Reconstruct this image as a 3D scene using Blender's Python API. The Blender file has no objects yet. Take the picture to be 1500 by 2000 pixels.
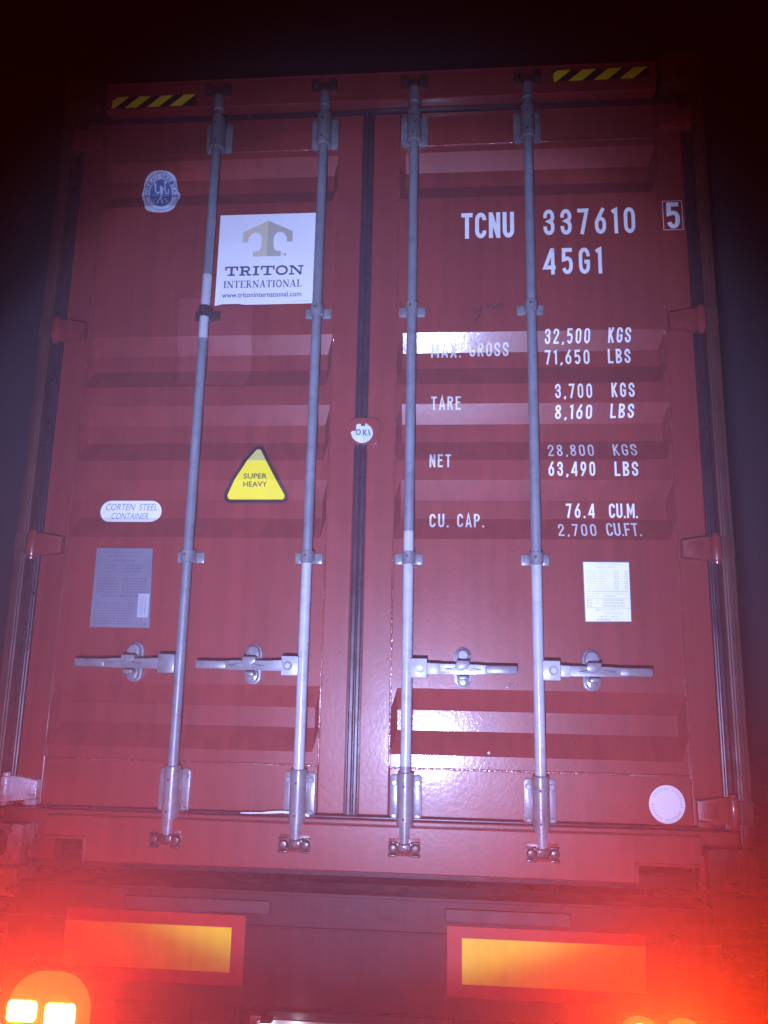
import bpy, bmesh, math, random
from mathutils import Vector, Matrix
random.seed(7)
S = bpy.context.scene
COL = S.collection
# ------------------------------------------------------------------ camera
CF = 1568.13                                   # focal length in pixels of a 1500 x 2000 frame
CP = Vector((0.2978, -2.6512, 0.5947))
PITCH, YAW, ROLL = 0.2072, 0.0842, 0.0199
CR = (Matrix.Rotation(YAW, 3, 'Z') @ Matrix.Rotation(math.pi / 2 + PITCH, 3, 'X') @ Matrix.Rotation(ROLL, 3, 'Z'))
cam_d = bpy.data.cameras.new('camera'); cam = bpy.data.objects.new('camera', cam_d); COL.objects.link(cam)
cam.matrix_world = Matrix.Translation(CP) @ CR.to_4x4()
cam_d.sensor_fit = 'VERTICAL'; cam_d.sensor_height = 24.0; cam_d.lens = CF / 2000 * 24.0
cam_d.clip_start = 0.02; cam_d.clip_end = 400
S.camera = cam
# ------------------------------------------------------------------ world: night sky
W = bpy.data.worlds.new('World'); S.world = W; W.use_nodes = True
nt = W.node_tree; nt.nodes.clear()
sky = nt.nodes.new('ShaderNodeTexSky'); sky.sky_type = 'NISHITA'; sky.sun_disc = False
sky.sun_elevation = math.radians(-7); sky.sun_rotation = math.radians(150)
bg = nt.nodes.new('ShaderNodeBackground'); bg.inputs['Strength'].default_value = 0.05
wo = nt.nodes.new('ShaderNodeOutputWorld')
nt.links.new(sky.outputs[0], bg.inputs[0]); nt.links.new(bg.outputs[0], wo.inputs[0])
# ------------------------------------------------------------------ stand-in for the photographer's unseen light (cold white), placed from the highlights
def spot(name, loc, target, power, half, blend, color, size=0.02, wide=1.0):
    l = bpy.data.lights.new(name, 'SPOT'); o = bpy.data.objects.new(name, l); COL.objects.link(o)
    o.location = loc; d = Vector(target) - Vector(loc)
    o.rotation_euler = d.to_track_quat('-Z', 'Y').to_euler()
    l.energy = power; l.spot_size = math.radians(2 * half); l.spot_blend = blend
    l.color = color; l.shadow_soft_size = size; o.scale = (wide, 1, 1)
    return o
COLD = (0.42, 0.52, 1.0)
spot('photographer_light', (0.16, -2.85, 0.16), (0.04, 0, 1.08), 740, 31.5, 1.0, COLD, 0.02, 0.95)
spot('photographer_beam', (0.17, -2.85, 0.16), (0.05, 0, 0.98), 215, 25.9, 0.14, COLD, 0.02, 1.12)  # same light, second spot added for its hard lower edge
# ------------------------------------------------------------------ exposure
vs = S.view_settings; S.display_settings.display_device = 'sRGB'
vs.view_transform = 'Standard'; vs.look = 'None'; vs.exposure = 0.0; vs.gamma = 1.0
vs.use_curve_mapping = False
S.render.engine = 'CYCLES'
S.cycles.use_denoising = True
S.cycles.max_bounces = 8; S.cycles.volume_bounces = 0
S.cycles.sample_clamp_indirect = 4.0

# ================================================================== helpers
def at(px, py, Y):
    d = CR @ Vector(((px - 750) / CF, -(py - 1000) / CF, -1.0))
    return CP + d * ((Y - CP.y) / d.y)

def link(o, parent=None):
    COL.objects.link(o)
    if parent is not None:
        o.parent = parent
        p = parent; off = Vector()
        while p is not None:
            off += p.location; p = p.parent
        o.location = -off
    return o

def empty(name, loc, label, cat):
    o = bpy.data.objects.new(name, None); COL.objects.link(o); o.location = loc
    o['label'] = label; o['category'] = cat
    return o

class MB:
    """collects shapes in one bmesh, one material index per shape"""
    def __init__(s): s.bm = bmesh.new(); s.mi = 0
    def _set(s, faces):
        for f in faces: f.material_index = s.mi
    def box(s, x0, x1, y0, y1, z0, z1, bev=0.0, seg=2):
        r = bmesh.ops.create_cube(s.bm, size=1.0)
        vs_ = r['verts']
        for v in vs_:
            v.co = Vector(((x0 + x1) / 2 + v.co.x * (x1 - x0), (y0 + y1) / 2 + v.co.y * (y1 - y0), (z0 + z1) / 2 + v.co.z * (z1 - z0)))
        fs = {f for v in vs_ for f in v.link_faces}
        s._set(fs)
        if bev > 0:
            es = list({e for v in vs_ for e in v.link_edges})
            rr = bmesh.ops.bevel(s.bm, geom=es, offset=bev, segments=seg, affect='EDGES', profile=0.5, clamp_overlap=True)
            s._set(rr['faces'])
        return s
    def cyl(s, c, axis, r, length, n=20, r2=None, bev=0.0):
        r2 = r if r2 is None else r2
        q = Vector((0, 0, 1)).rotation_difference(Vector(axis).normalized()).to_matrix().to_4x4()
        rr = bmesh.ops.create_cone(s.bm, cap_ends=True, segments=n, radius1=r, radius2=r2, depth=length,
                                   matrix=Matrix.Translation(Vector(c)) @ q)
        fs = {f for v in rr['verts'] for f in v.link_faces}
        s._set(fs)
        if bev > 0:
            es = [e for e in {e for v in rr['verts'] for e in v.link_edges} if any(len(f.verts) > 4 for f in e.link_faces)]
            b = bmesh.ops.bevel(s.bm, geom=es, offset=bev, segments=2, affect='EDGES', profile=0.5)
            s._set(b['faces'])
        return s
    def tube(s, x, y, rings, n=24):
        """vertical lathe: rings = [(z, r, material of the band above)]"""
        prev = None
        for z, r, m in rings:
            cur = [s.bm.verts.new((x + r * math.cos(2 * math.pi * k / n), y + r * math.sin(2 * math.pi * k / n), z)) for k in range(n)]
            if prev:
                for k in range(n):
                    f = s.bm.faces.new((prev[k], prev[(k + 1) % n], cur[(k + 1) % n], cur[k])); f.material_index = pm; f.smooth = True
            else:
                f = s.bm.faces.new(list(reversed(cur))); f.material_index = m
            prev = cur; pm = m
        f = s.bm.faces.new(prev); f.material_index = pm
        return s
    def prism(s, pts, y0, y1, bev=0.0):
        """polygon in XZ pulled from y0 (front) to y1 (back)"""
        a = [s.bm.verts.new((p[0], y0, p[1])) for p in pts]
        b = [s.bm.verts.new((p[0], y1, p[1])) for p in pts]
        fs = [s.bm.faces.new(a), s.bm.faces.new(list(reversed(b)))]
        n = len(pts)
        for k in range(n): fs.append(s.bm.faces.new((a[k], b[k], b[(k + 1) % n], a[(k + 1) % n])))
        s._set(fs)
        if bev > 0:
            fe = list(fs[0].edges)
            r = bmesh.ops.bevel(s.bm, geom=fe, offset=bev, segments=2, affect='EDGES', profile=0.5, clamp_overlap=True)
            s._set(r['faces'])
        return s
    def poly(s, pts, y):
        f = s.bm.faces.new([s.bm.verts.new((p[0], y, p[1])) for p in pts]); f.material_index = s.mi
        return s
    def dome(s, c, r, h, n=8):
        """tiny drop whose axis is -Y"""
        c = Vector(c)
        top = s.bm.verts.new(c + Vector((0, -h, 0)))
        a = [s.bm.verts.new(c + Vector((r * .62 * math.cos(6.2832 * k / n), -h * .78, r * .62 * math.sin(6.2832 * k / n)))) for k in range(n)]
        b = [s.bm.verts.new(c + Vector((r * math.cos(6.2832 * k / n), 0, r * 1.15 * math.sin(6.2832 * k / n)))) for k in range(n)]
        for k in range(n):
            j = (k + 1) % n
            for vv in ((a[k], a[j], top), (b[k], b[j], a[j], a[k])):
                f = s.bm.faces.new(vv); f.material_index = s.mi; f.smooth = True
        return s
    def build(s, name, mats, parent=None, smooth=None, label=None):
        bmesh.ops.recalc_face_normals(s.bm, faces=s.bm.faces)
        if smooth is not None:
            for f in s.bm.faces: f.smooth = True
            for e in s.bm.edges:
                if len(e.link_faces) == 2 and e.calc_face_angle(0) > math.radians(smooth): e.smooth = False
        me = bpy.data.meshes.new(name); s.bm.to_mesh(me); s.bm.free()
        for m in (mats if isinstance(mats, (list, tuple)) else [mats]): me.materials.append(m)
        o = bpy.data.objects.new(name, me); link(o, parent)
        if label: o['label'] = label
        return o

# ------------------------------------------------------------------ materials
def mat(name, base, rough=0.4, metal=0.0, var=0.25, vscale=3.0, bump=0.0, bscale=90.0, streak=0.0, coat=0.0, crough=0.1,
        spec=0.5, dark=None, dscale=2.0, damt=0.0, rvar=0.1, drops=0.0):
    m = bpy.data.materials.new(name); m.use_nodes = True
    t = m.node_tree; N = t.nodes; L = t.links
    p = N['Principled BSDF']
    tc = N.new('ShaderNodeTexCoord')
    n1 = N.new('ShaderNodeTexNoise'); n1.inputs['Scale'].default_value = vscale; n1.inputs['Detail'].default_value = 6
    L.new(tc.outputs['Object'], n1.inputs['Vector'])
    mp = N.new('ShaderNodeMapping'); mp.inputs['Scale'].default_value = (28, 28, 0.9)
    L.new(tc.outputs['Object'], mp.inputs[0])
    n2 = N.new('ShaderNodeTexNoise'); n2.inputs['Scale'].default_value = 1.0; n2.inputs['Detail'].default_value = 5
    L.new(mp.outputs[0], n2.inputs['Vector'])
    def rng(src, a, b, lo, hi):
        r = N.new('ShaderNodeMapRange'); r.inputs[1].default_value = a; r.inputs[2].default_value = b
        r.inputs[3].default_value = lo; r.inputs[4].default_value = hi; L.new(src, r.inputs[0]); return r.outputs[0]
    v = rng(n1.outputs['Fac'], .3, .7, 1 - var, 1 + var)
    mx = N.new('ShaderNodeMix'); mx.data_type = 'RGBA'; mx.blend_type = 'MULTIPLY'; mx.inputs['Factor'].default_value = 1
    mx.inputs['A'].default_value = (*base, 1); L.new(v, mx.inputs['B'])
    colr = mx.outputs['Result']
    if streak:
        v2 = rng(n2.outputs['Fac'], .35, .65, 1 - streak, 1 + streak * .6)
        m2 = N.new('ShaderNodeMix'); m2.data_type = 'RGBA'; m2.blend_type = 'MULTIPLY'; m2.inputs['Factor'].default_value = 1
        L.new(colr, m2.inputs['A']); L.new(v2, m2.inputs['B']); colr = m2.outputs['Result']
    if dark is not None:
        n3 = N.new('ShaderNodeTexNoise'); n3.inputs['Scale'].default_value = dscale; n3.inputs['Detail'].default_value = 9
        n3.inputs['Roughness'].default_value = .7; L.new(tc.outputs['Object'], n3.inputs['Vector'])
        v3 = rng(n3.outputs['Fac'], .52, .66, 0, damt)
        m3 = N.new('ShaderNodeMix'); m3.data_type = 'RGBA'; m3.inputs['B'].default_value = (*dark, 1)
        L.new(v3, m3.inputs['Factor']); L.new(colr, m3.inputs['A']); colr = m3.outputs['Result']
    L.new(colr, p.inputs['Base Color'])
    n4 = N.new('ShaderNodeTexNoise'); n4.inputs['Scale'].default_value = 11; n4.inputs['Detail'].default_value = 7
    L.new(tc.outputs['Object'], n4.inputs['Vector'])
    L.new(rng(n4.outputs['Fac'], .3, .7, max(.02, rough - rvar), rough + rvar), p.inputs['Roughness'])
    p.inputs['Metallic'].default_value = metal
    p.inputs['Specular IOR Level'].default_value = spec
    p.inputs['Coat Weight'].default_value = coat; p.inputs['Coat Roughness'].default_value = crough
    if bump or drops:
        nb = N.new('ShaderNodeTexNoise'); nb.inputs['Scale'].default_value = bscale; nb.inputs['Detail'].default_value = 3
        L.new(tc.outputs['Object'], nb.inputs['Vector'])
        ad = N.new('ShaderNodeMath'); ad.operation = 'MULTIPLY_ADD'; ad.inputs[1].default_value = 0.5
        L.new(n2.outputs['Fac'], ad.inputs[0]); L.new(nb.outputs['Fac'], ad.inputs[2])
        h = ad.outputs[0]
        if drops:
            vo = N.new('ShaderNodeTexVoronoi'); vo.inputs['Scale'].default_value = 210
            L.new(tc.outputs['Object'], vo.inputs['Vector'])
            dd = rng(vo.outputs['Distance'], .0, .42, drops, 0)
            a2 = N.new('ShaderNodeMath'); a2.operation = 'ADD'; L.new(h, a2.inputs[0]); L.new(dd, a2.inputs[1]); h = a2.outputs[0]
        b = N.new('ShaderNodeBump'); b.inputs['Strength'].default_value = max(bump, .05); b.inputs['Distance'].default_value = 0.002
        L.new(h, b.inputs['Height'])
        L.new(b.outputs[0], p.inputs['Normal']); L.new(b.outputs[0], p.inputs['Coat Normal'])
    return m

RED = (0.222, 0.031, 0.023)
M = {}
M['red'] = mat('red_paint', RED, .38, var=.12, vscale=2.2, bump=.16, bscale=70, streak=.10, coat=.5, crough=.12, spec=.35, rvar=.03, dark=(.12, .018, .016), dscale=5, damt=.14)
M['panel'] = mat('wet_red_paint', RED, .36, var=.10, vscale=1.7, bump=.13, bscale=75, streak=.12, coat=.46, crough=.12, spec=.30, dark=(.13, .018, .016), dscale=9, damt=.10, drops=.35, rvar=.03)
M['weld'] = mat('wet_weld_paint', RED, .2, var=.2, bump=.8, bscale=160, coat=1.0, crough=.06, drops=.8)
M['patch'] = mat('touch_up_red_paint', (.265, .042, .038), .4, var=.12, bump=.15, bscale=85, streak=.1, coat=.2, crough=.25)
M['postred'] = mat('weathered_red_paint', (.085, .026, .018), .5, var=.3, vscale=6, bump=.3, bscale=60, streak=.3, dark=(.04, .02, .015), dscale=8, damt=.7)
M['rubber'] = mat('black_rubber', (.036, .014, .020), .30, var=.2, bump=.03, bscale=25, coat=.18, crough=.12)
M['grey'] = mat('grey_galvanised_paint', (.20, .21, .24), .42, metal=.15, var=.16, vscale=9, bump=.12, bscale=60, streak=.12, dark=(.09, .08, .08), dscale=22, damt=.5)
M['light'] = mat('fresh_light_grey_paint', (.43, .45, .48), .30, var=.10, vscale=12, bump=.25, bscale=45, streak=.08, coat=.4, crough=.12, dark=(.19, .18, .20), dscale=16, damt=.5)
M['fitting'] = mat('grey_fitting_paint', (.185, .185, .20), .36, metal=.1, var=.22, vscale=14, bump=.35, bscale=55, dark=(.12, .07, .06), dscale=30, damt=.6, coat=.3, crough=.15)
M['rust'] = mat('rusty_forged_steel', (.060, .026, .026), .45, metal=.3, var=.4, vscale=40, bump=.6, bscale=90, dark=(.03, .012, .01), dscale=30, damt=.8, coat=.4, crough=.15)
M['hole'] = mat('dark_bolt_hole', (.03, .02, .025), .6)
M['bare'] = mat('wet_bare_steel', (.60, .62, .70), .32, metal=.3, var=.35, vscale=18, bump=.9, bscale=110, dark=(.10, .05, .06), dscale=14, damt=.8, coat=.6, crough=.1, drops=.8)
M['white'] = mat('white_marking', (.80, .81, .82), .55, var=.07, vscale=30, streak=.04)
M['white2'] = mat('worn_white_marking', (.62, .62, .64), .55, var=.18, vscale=40, streak=.1)
M['stick'] = mat('white_vinyl', (.80, .82, .84), .42, var=.03, vscale=8, spec=.3)
M['ink'] = mat('dark_blue_ink', (.085, .09, .14), .5, var=.05)
M['inkgrey'] = mat('grey_ink', (.36, .38, .42), .5, var=.05)
M['inkmid'] = mat('mid_grey_ink', (.20, .21, .25), .5, var=.05)
M['faintink'] = mat('faint_ink', (.52, .56, .60), .5, var=.05)
M['gold'] = mat('light_gold_print', (.60, .56, .38), .45, var=.04)
M['gold2'] = mat('dark_gold_print', (.45, .43, .33), .45, var=.04)
M['navy'] = mat('blue_print', (.10, .16, .36), .5, var=.12, vscale=40)
M['palebl'] = mat('worn_pale_print', (.58, .64, .76), .5, var=.15, vscale=40)
M['yellow'] = mat('yellow_vinyl', (.80, .68, .012), .42, var=.04, vscale=10, spec=.3)
M['palyel'] = mat('slope_lit_yellow_vinyl', (.62, .60, .16), .42, var=.06, spec=.3)  # paler copy of the yellow, light on the sloped tip put into the colour
M['tapeblk'] = mat('black_tape', (.02, .012, .012), .45, var=.2)
M['brown'] = mat('dark_brown_border', (.028, .007, .007), .4, var=.2, vscale=15)
M['plate'] = mat('grey_data_plate', (.20, .20, .25), .38, metal=.25, var=.12, vscale=12)
M['plink'] = mat('etched_text', (.125, .12, .165), .5)
M['black'] = mat('black_paint', (.02, .02, .022), .5)
M['chassis'] = mat('maroon_chassis_paint', (.036, .008, .009), .45, spec=.25, var=.3, vscale=5, bump=.3, bscale=50, streak=.2, coat=.2, crough=.2, dark=(.03, .008, .008), dscale=7, damt=.6)
M['mauve'] = mat('dusty_maroon_strip', (.046, .013, .015), .55, var=.2, vscale=12, bump=.2)
M['reflyel'] = mat('yellow_reflective_sheet', (1.0, .72, .006), .40, var=.05, vscale=20, streak=.06)
M['reflred'] = mat('red_reflective_border', (.42, .026, .012), .40, var=.08, vscale=20)
M['drop'] = mat('water_drop', (.12, .03, .03), .03, var=.02, rvar=.01, spec=.9)
M['silver'] = mat('silver_plate', (.55, .57, .62), .35, metal=.1, var=.1)
M['tyre'] = mat('tyre_rubber', (.02, .02, .02), .7, bump=.3)
M['asphalt'] = mat('wet_asphalt', (.05, .05, .052), .35, var=.3, vscale=5, bump=.6, bscale=160, coat=.2)
def glow(name, color, power):
    m = bpy.data.materials.new(name); m.use_nodes = True
    p = m.node_tree.nodes['Principled BSDF']
    p.inputs['Base Color'].default_value = (.5, .05, .02, 1); p.inputs['Roughness'].default_value = .2
    p.inputs['Emission Color'].default_value = (*color, 1); p.inputs['Emission Strength'].default_value = power
    return m
M['bulb'] = glow('lit_tail_bulb', (1.0, .16, .02), 60)
M['lens'] = glow('lit_amber_lens', (1.0, .24, .035), .55)

M['platelamp'] = glow('lit_plate_lamp', (.8, .85, 1.0), 12)

# ================================================================== the ground
g = MB(); g.box(-20, 20, -20, 20, -1.30, -1.15)
go = g.build('ground', M['asphalt']); go['kind'] = 'structure'

# ================================================================== the container
YD = 0.055                                     # face of the door leaves
BY = 0.014                                     # axis of the locking bars
CON = empty('shipping_container', (0, 0, 0), 'tall dark red steel shipping container, rear doors closed, riding on the trailer', 'container')
CONd = 0.034
TROUGH = [(2.563, 2.499, 2.435, 2.369), (1.829, 1.764, 1.704, 1.632), (1.558, 1.492, 1.427, 1.352),
          (1.280, 1.215, 1.149, 1.073), (.573, .502, .437, .362)]
PL, PR = (-1.055, -.130), (.103, 1.053)        # corrugated panel spans
def prof(x, z):
    for x0, x1 in (PL, PR):
        if x0 < x < x1:
            e = min(1.0, (x - x0) / .022, (x1 - x) / .022)
            for a, b, c, d in TROUGH:
                if d < z < a:
                    k = (a - z) / (a - b) if z > b else ((z - d) / (c - d) if z < c else 1.0)
                    return CONd * min(k, 1.0) * e
    return 0.0
def surf(px, py):
    Y = YD
    for _ in range(12):
        P = at(px, py, Y); Y = Y * .4 + (YD + prof(P.x, P.z)) * .6
    return P
CREASES = sorted(z for t in TROUGH for z in t)

def conform(bm, eps):
    """cut a flat mesh along the panel's creases and lay it on the panel"""
    zs = [v.co.z for v in bm.verts]
    lo, hi = min(zs), max(zs)
    for z in CREASES:
        if lo < z < hi:
            bmesh.ops.bisect_plane(bm, geom=bm.verts[:] + bm.edges[:] + bm.faces[:], dist=1e-6, plane_co=(0, 0, z), plane_no=(0, 0, 1))
    for v in bm.verts: v.co.y += YD + prof(v.co.x, v.co.z) - eps

def cont_part(mb, name, mats, parent=CON, **k): return mb.build(name, mats, parent, **k)

# ---- header, sill, posts, castings, body
h = MB(); h.box(-1.056, 1.056, .004, .12, 2.757, 2.868, .004); h.box(-1.056, 1.056, -.001, .05, 2.868, 2.876, .002)
HEAD = cont_part(h, 'header', M['red'])
s_ = MB()
pts = [(-1.006, .150), (1.060, .150), (1.060, .066), (.864, .066), (.864, .012), (-.868, .012), (-.868, .082), (-1.006, .082)]
s_.prism(pts, .0, .11, .004)
s_.box(-1.20, 1.20, .03, .16, .120, .162, .004)                 # ledge under the doors
s_.box(-1.07, -1.006, .085, .14, .0, .119)                         # setback beside the left casting
s_.box(-.873, -.861, -.006, .02, .010, .088, .003); s_.box(-1.006, -.861, -.006, .02, .078, .088, .003)
s_.box(.857, .869, -.006, .02, .010, .072, .003); s_.box(.857, 1.06, -.006, .02, .062, .072, .003)
s_.box(1.048, 1.064, -.005, .02, .0, .10, .003)
SILL = cont_part(s_, 'sill', M['red'])
w = MB()                                                          # white scrape on the lower seal
xs = [470, 490, 510, 530, 552, 575, 592, 604]
zt = [1586.5, 1586, 1586.5, 1584, 1583.5, 1585, 1588, 1590]; zb = [1588.5, 1589.5, 1589, 1589, 1588, 1590.5, 1593, 1596]
up = [at(x, y, .0285) for x, y in zip(xs, zt)]; dn = [at(x, y, .0285) for x, y in zip(xs, zb)]
w.prism([(p.x, p.z) for p in up] + [(p.x, p.z) for p in reversed(dn)], .0275, .0315)
SCR = w
for sx in (-1, 1):
    p = MB()
    a, b = sorted((sx * 1.176, sx * 1.219))
    p.box(a, b, .006, .10, .118, 2.778, .006)
    a, b = sorted((sx * 1.183, sx * 1.206)); p.box(a, b, .000, .02, .118, 2.778, .005)
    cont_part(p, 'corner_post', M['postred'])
    gk = MB()
    a, b = sorted((sx * 1.146, sx * 1.1765)); gk.box(a, b, .046, .09, .165, 2.75, .005)
    a, b = sorted((sx * 1.151, sx * 1.160)); gk.box(a, b, .036, .06, .165, 2.75, .004)
    cont_part(gk, 'side_gasket', M['rubber'])
def casting(x0, x1, z0, z1, y0, y1, m):
    mb = MB(); bm = mb.bm
    cx, cz = (x0 + x1) / 2, (z0 + z1) / 2; n = 24
    hole = []; outer = []
    for k in range(n):
        t = 2 * math.pi * (k + .5) / n
        c, s2 = math.cos(t), math.sin(t)
        hole.append((cx + .0245 * c, cz + (.015 if s2 > 0 else -.015) + .0245 * s2))
        q = max(abs(c) / ((x1 - x0) / 2), abs(s2) / ((z1 - z0) / 2))
        outer.append((cx + c / q, cz + s2 / q))
    H = [bm.verts.new((x, y0, z)) for x, z in hole]; O = [bm.verts.new((x, y0, z)) for x, z in outer]
    Hb = [bm.verts.new((x, y0 + .03, z)) for x, z in hole]; Ob = [bm.verts.new((x, y1, z)) for x, z in outer]
    for k in range(n):
        j = (k + 1) % n
        bm.faces.new((O[k], O[j], H[j], H[k])); bm.faces.new((H[k], H[j], Hb[j], Hb[k])); bm.faces.new((O[j], O[k], Ob[k], Ob[j]))
    f = bm.faces.new(Hb); f.material_index = 1
    bm.faces.new(list(reversed(Ob)))
    return cont_part(mb, 'corner_casting', [m, M['hole']])
for sx in (-1, 1):
    for z0, z1 in ((0, .118), (2.778, 2.896)):
        for y0, y1 in ((-.004, .174), (12.018, 12.192)):
            a, b = sorted((sx * 1.075, sx * 1.219))
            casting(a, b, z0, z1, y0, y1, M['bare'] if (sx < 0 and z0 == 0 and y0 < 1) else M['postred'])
for sx in (-1, 1):                                                # corrugated side walls, real depth behind the doors
    mb = MB(); bm = mb.bm; prev = None; y = .10; k = 0
    while y < 12.1:
        xo = sx * (1.205 if k % 4 in (0, 1) else 1.169)
        cur = (bm.verts.new((xo, y, .15)), bm.verts.new((xo, y, 2.84)))
        if prev: bm.faces.new((prev[0], cur[0], cur[1], prev[1]))
        prev = cur; y += (.072, .068, .070, .068)[k % 4]; k += 1
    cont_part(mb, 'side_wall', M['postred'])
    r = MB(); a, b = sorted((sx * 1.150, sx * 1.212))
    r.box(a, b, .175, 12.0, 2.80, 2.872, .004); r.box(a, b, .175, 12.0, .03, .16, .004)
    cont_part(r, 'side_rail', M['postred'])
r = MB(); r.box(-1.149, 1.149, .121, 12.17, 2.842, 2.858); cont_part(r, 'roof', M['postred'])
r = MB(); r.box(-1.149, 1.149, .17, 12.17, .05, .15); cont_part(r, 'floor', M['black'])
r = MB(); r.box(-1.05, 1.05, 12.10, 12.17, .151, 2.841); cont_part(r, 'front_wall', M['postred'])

# ---- door leaves
def door(x0, x1, p0, p1):
    d = MB()
    d.box(x0, p0, YD, YD + .05, .172, 2.736, .004); d.box(p1, x1, YD, YD + .05, .172, 2.736, .004)
    d.box(p0 + .0005, p1 - .0005, YD + .001, YD + .05, 2.594, 2.736, .003); d.box(p0 + .0005, p1 - .0005, YD + .001, YD + .05, .172, .319, .003)
    D = cont_part(d, 'door', M['red'])
    # corrugated sheet
    b = MB(); bm = b.bm
    xs = [p0 + .0005, p0 + .022] + [p0 + .022 + (p1 - p0 - .044) * k / 6 for k in range(1, 6)] + [p1 - .022, p1 - .0005]
    zs = sorted(CREASES + [.3195, 2.5935])
    grid = [[bm.verts.new((x, YD + .0025 + prof(x, z), z)) for x in xs] for z in zs]
    for i in range(len(zs) - 1):
        for j in range(len(xs) - 1): bm.faces.new((grid[i][j], grid[i][j + 1], grid[i + 1][j + 1], grid[i + 1][j]))
    fe = [e for e in bm.edges if len(e.link_faces) == 2 and e.calc_face_angle(0) > .2]
    bmesh.ops.bevel(bm, geom=fe, offset=.008, segments=3, affect='EDGES', profile=.5, clamp_overlap=True)
    b.build('corrugated_panel', M['panel'], D)
    # weld seams around the sheet
    wd = MB()
    for z in (.3195, 2.5935):
        x = p0
        while x < p1 - .01:
            l = random.uniform(.04, .09); wd.box(x, min(p1, x + l), YD - .0022 - random.uniform(0, .0012), YD + .004, z - random.uniform(.003, .0042), z + random.uniform(.003, .0042), .0012, 1); x += l
    for x in (p0, p1):
        z = .325
        while z < 2.59:
            l = random.uniform(.04, .10); wd.box(x - random.uniform(.0025, .004), x + random.uniform(.0025, .004), YD - .0018 - random.uniform(0, .0012), YD + .004, z, min(2.592, z + l), .0012, 1); z += l
    o = wd.build('weld_seam', M['weld'], D); o['kind'] = 'stuff'
    dr = MB()
    for k in range(430):
        x = random.uniform(x0 + .01, x1 - .01); z = .18 + 2.4 * random.random() ** 2.2
        rr = random.uniform(.0009, .0022)
        dr.dome((x, YD + prof(x, z) + (.0026 if p0 < x < p1 else .0002), z), rr, rr * .6)
    o = dr.build('water_drop', M['drop'], D); o['kind'] = 'stuff'
    return D
DL = door(-1.147, -.040, *PL); DR = door(.004, 1.147, *PR)
DL['label'] = 'left door leaf with the lessor sticker and yellow triangle'
DR['label'] = 'right door leaf with the white container number and weights'
SCR.build('paint_scrape', M['white2'], SILL, label='white scraped paint along the lower door edge')
gk = MB()
gk.box(-.041, .005, YD + .003, YD + .04, .165, 2.75, .003)
gk.box(-.036, -.018, YD - .006, YD + .02, .168, 2.75, .005); gk.box(-.016, .001, YD - .008, YD + .02, .168, 2.75, .005)
cont_part(gk, 'centre_gasket', M['rubber'])
gk = MB(); gk.box(-1.146, 1.146, .05, .10, 2.7365, 2.7565, .003); cont_part(gk, 'upper_gasket', M['rubber'])
gk = MB(); gk.box(-1.146, 1.146, .038, .10, .1625, .1715, .003); cont_part(gk, 'lower_gasket', M['rubber'])

# ---- locking bars and fittings
BARS = [(-.601, -1, [(1.787, 'light'), (1.876, 'x')], DL), (-.186, -1, None, DL), (.158, 1, None, DR), (.582, 1, None, DR)]
LOWLIGHT = {0: (0, 0), 1: (.30, .985), 2: (.33, 1.09), 3: (.315, .985)}
R_ = .0168
def bracket(x, z0, z1, D, up):
    b = MB()
    for sx in (-1, 1):
        a, c = sorted((x + sx * .020, x + sx * .051))
        b.prism([(a, z0 + .008), (a + .008, z0), (c - .008, z0), (c, z0 + .008), (c, z1 - .008), (c - .008, z1), (a + .008, z1), (a, z1 - .008)], YD - .010, YD - .0005, .002)
        for zz in (z0 + .024, z1 - .024):
            b.cyl((x + sx * .037, YD - .0125, zz), (0, -1, 0), .0095, .007, 14, .0075)
    z2, z3 = (z0 - .006, z1 + .012) if not up else (z0 - .004, z1 + .006)
    b.tube(x, BY + .004, [(z2, .0225, 0), (z2 + .003, .0262, 0), (z3 - .004, .0262, 0), (z3, .0225, 0)], 28)
    b.box(x - .0262, x + .0262, BY + .006, YD - .0006, z0 + .002, z1 - .002)
    b.mi = 1
    for zz in (z0 + .022, z1 - .030): b.cyl((x - .004, BY - .0222, zz), (0, -1, 0), .0042, .001, 12)
    b.build('bar_bracket', [M['fitting'], M['hole']], D, smooth=40)
def guide(x, z, D, m):
    b = MB()
    for sx in (-1, 1):
        a, c = sorted((x + sx * .018, x + sx * .048))
        b.box(a, c, YD - .008, YD - .0005, z - .019, z + .019, .004)
        b.cyl((x + sx * .035, YD - .0105, z - .002), (0, -1, 0), .0085, .006, 6)
        a, c = sorted((x + sx * .0172, x + sx * .0215)); b.box(a, c, BY + .002, YD - .001, z - .022, z + .022, .001)
    b.tube(x, BY, [(z - .022, .0172, 0), (z - .020, .0212, 0), (z + .020, .0212, 0), (z + .022, .0172, 0)], 24)
    b.mi = 1; b.cyl((x - .004, BY - .0211, z + .004), (0, -1, 0), .0045, .001, 10)
    b.build('bar_guide', [m, M['hole']], D, smooth=40)
def cam_end(x, z, up, parent):
    s2 = 1 if up else -1
    b = MB()
    zz = sorted((z - s2 * .066, z + s2 * .006))
    b.tube(x, BY, [(zz[0], .017, 0), (zz[0] + .004, .0215, 0), (zz[1] - .004, .0215, 0), (zz[1], .018, 0)], 20)
    b.mi = 1
    a, c = sorted((z - s2 * .004, z + s2 * .026))
    b.box(x - .020, x + .020, BY - .024, BY + .006, a, c, .005)
    b.prism([(x - .041, z + s2 * .002), (x - .028, z - s2 * .006), (x + .028, z - s2 * .006), (x + .041, z + s2 * .002), (x + .034, z + s2 * .012), (x - .034, z + s2 * .012)], BY - .020, BY - .004, .002)
    b.build('locking_cam', [M['fitting'], M['rust']], parent, smooth=40)
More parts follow.
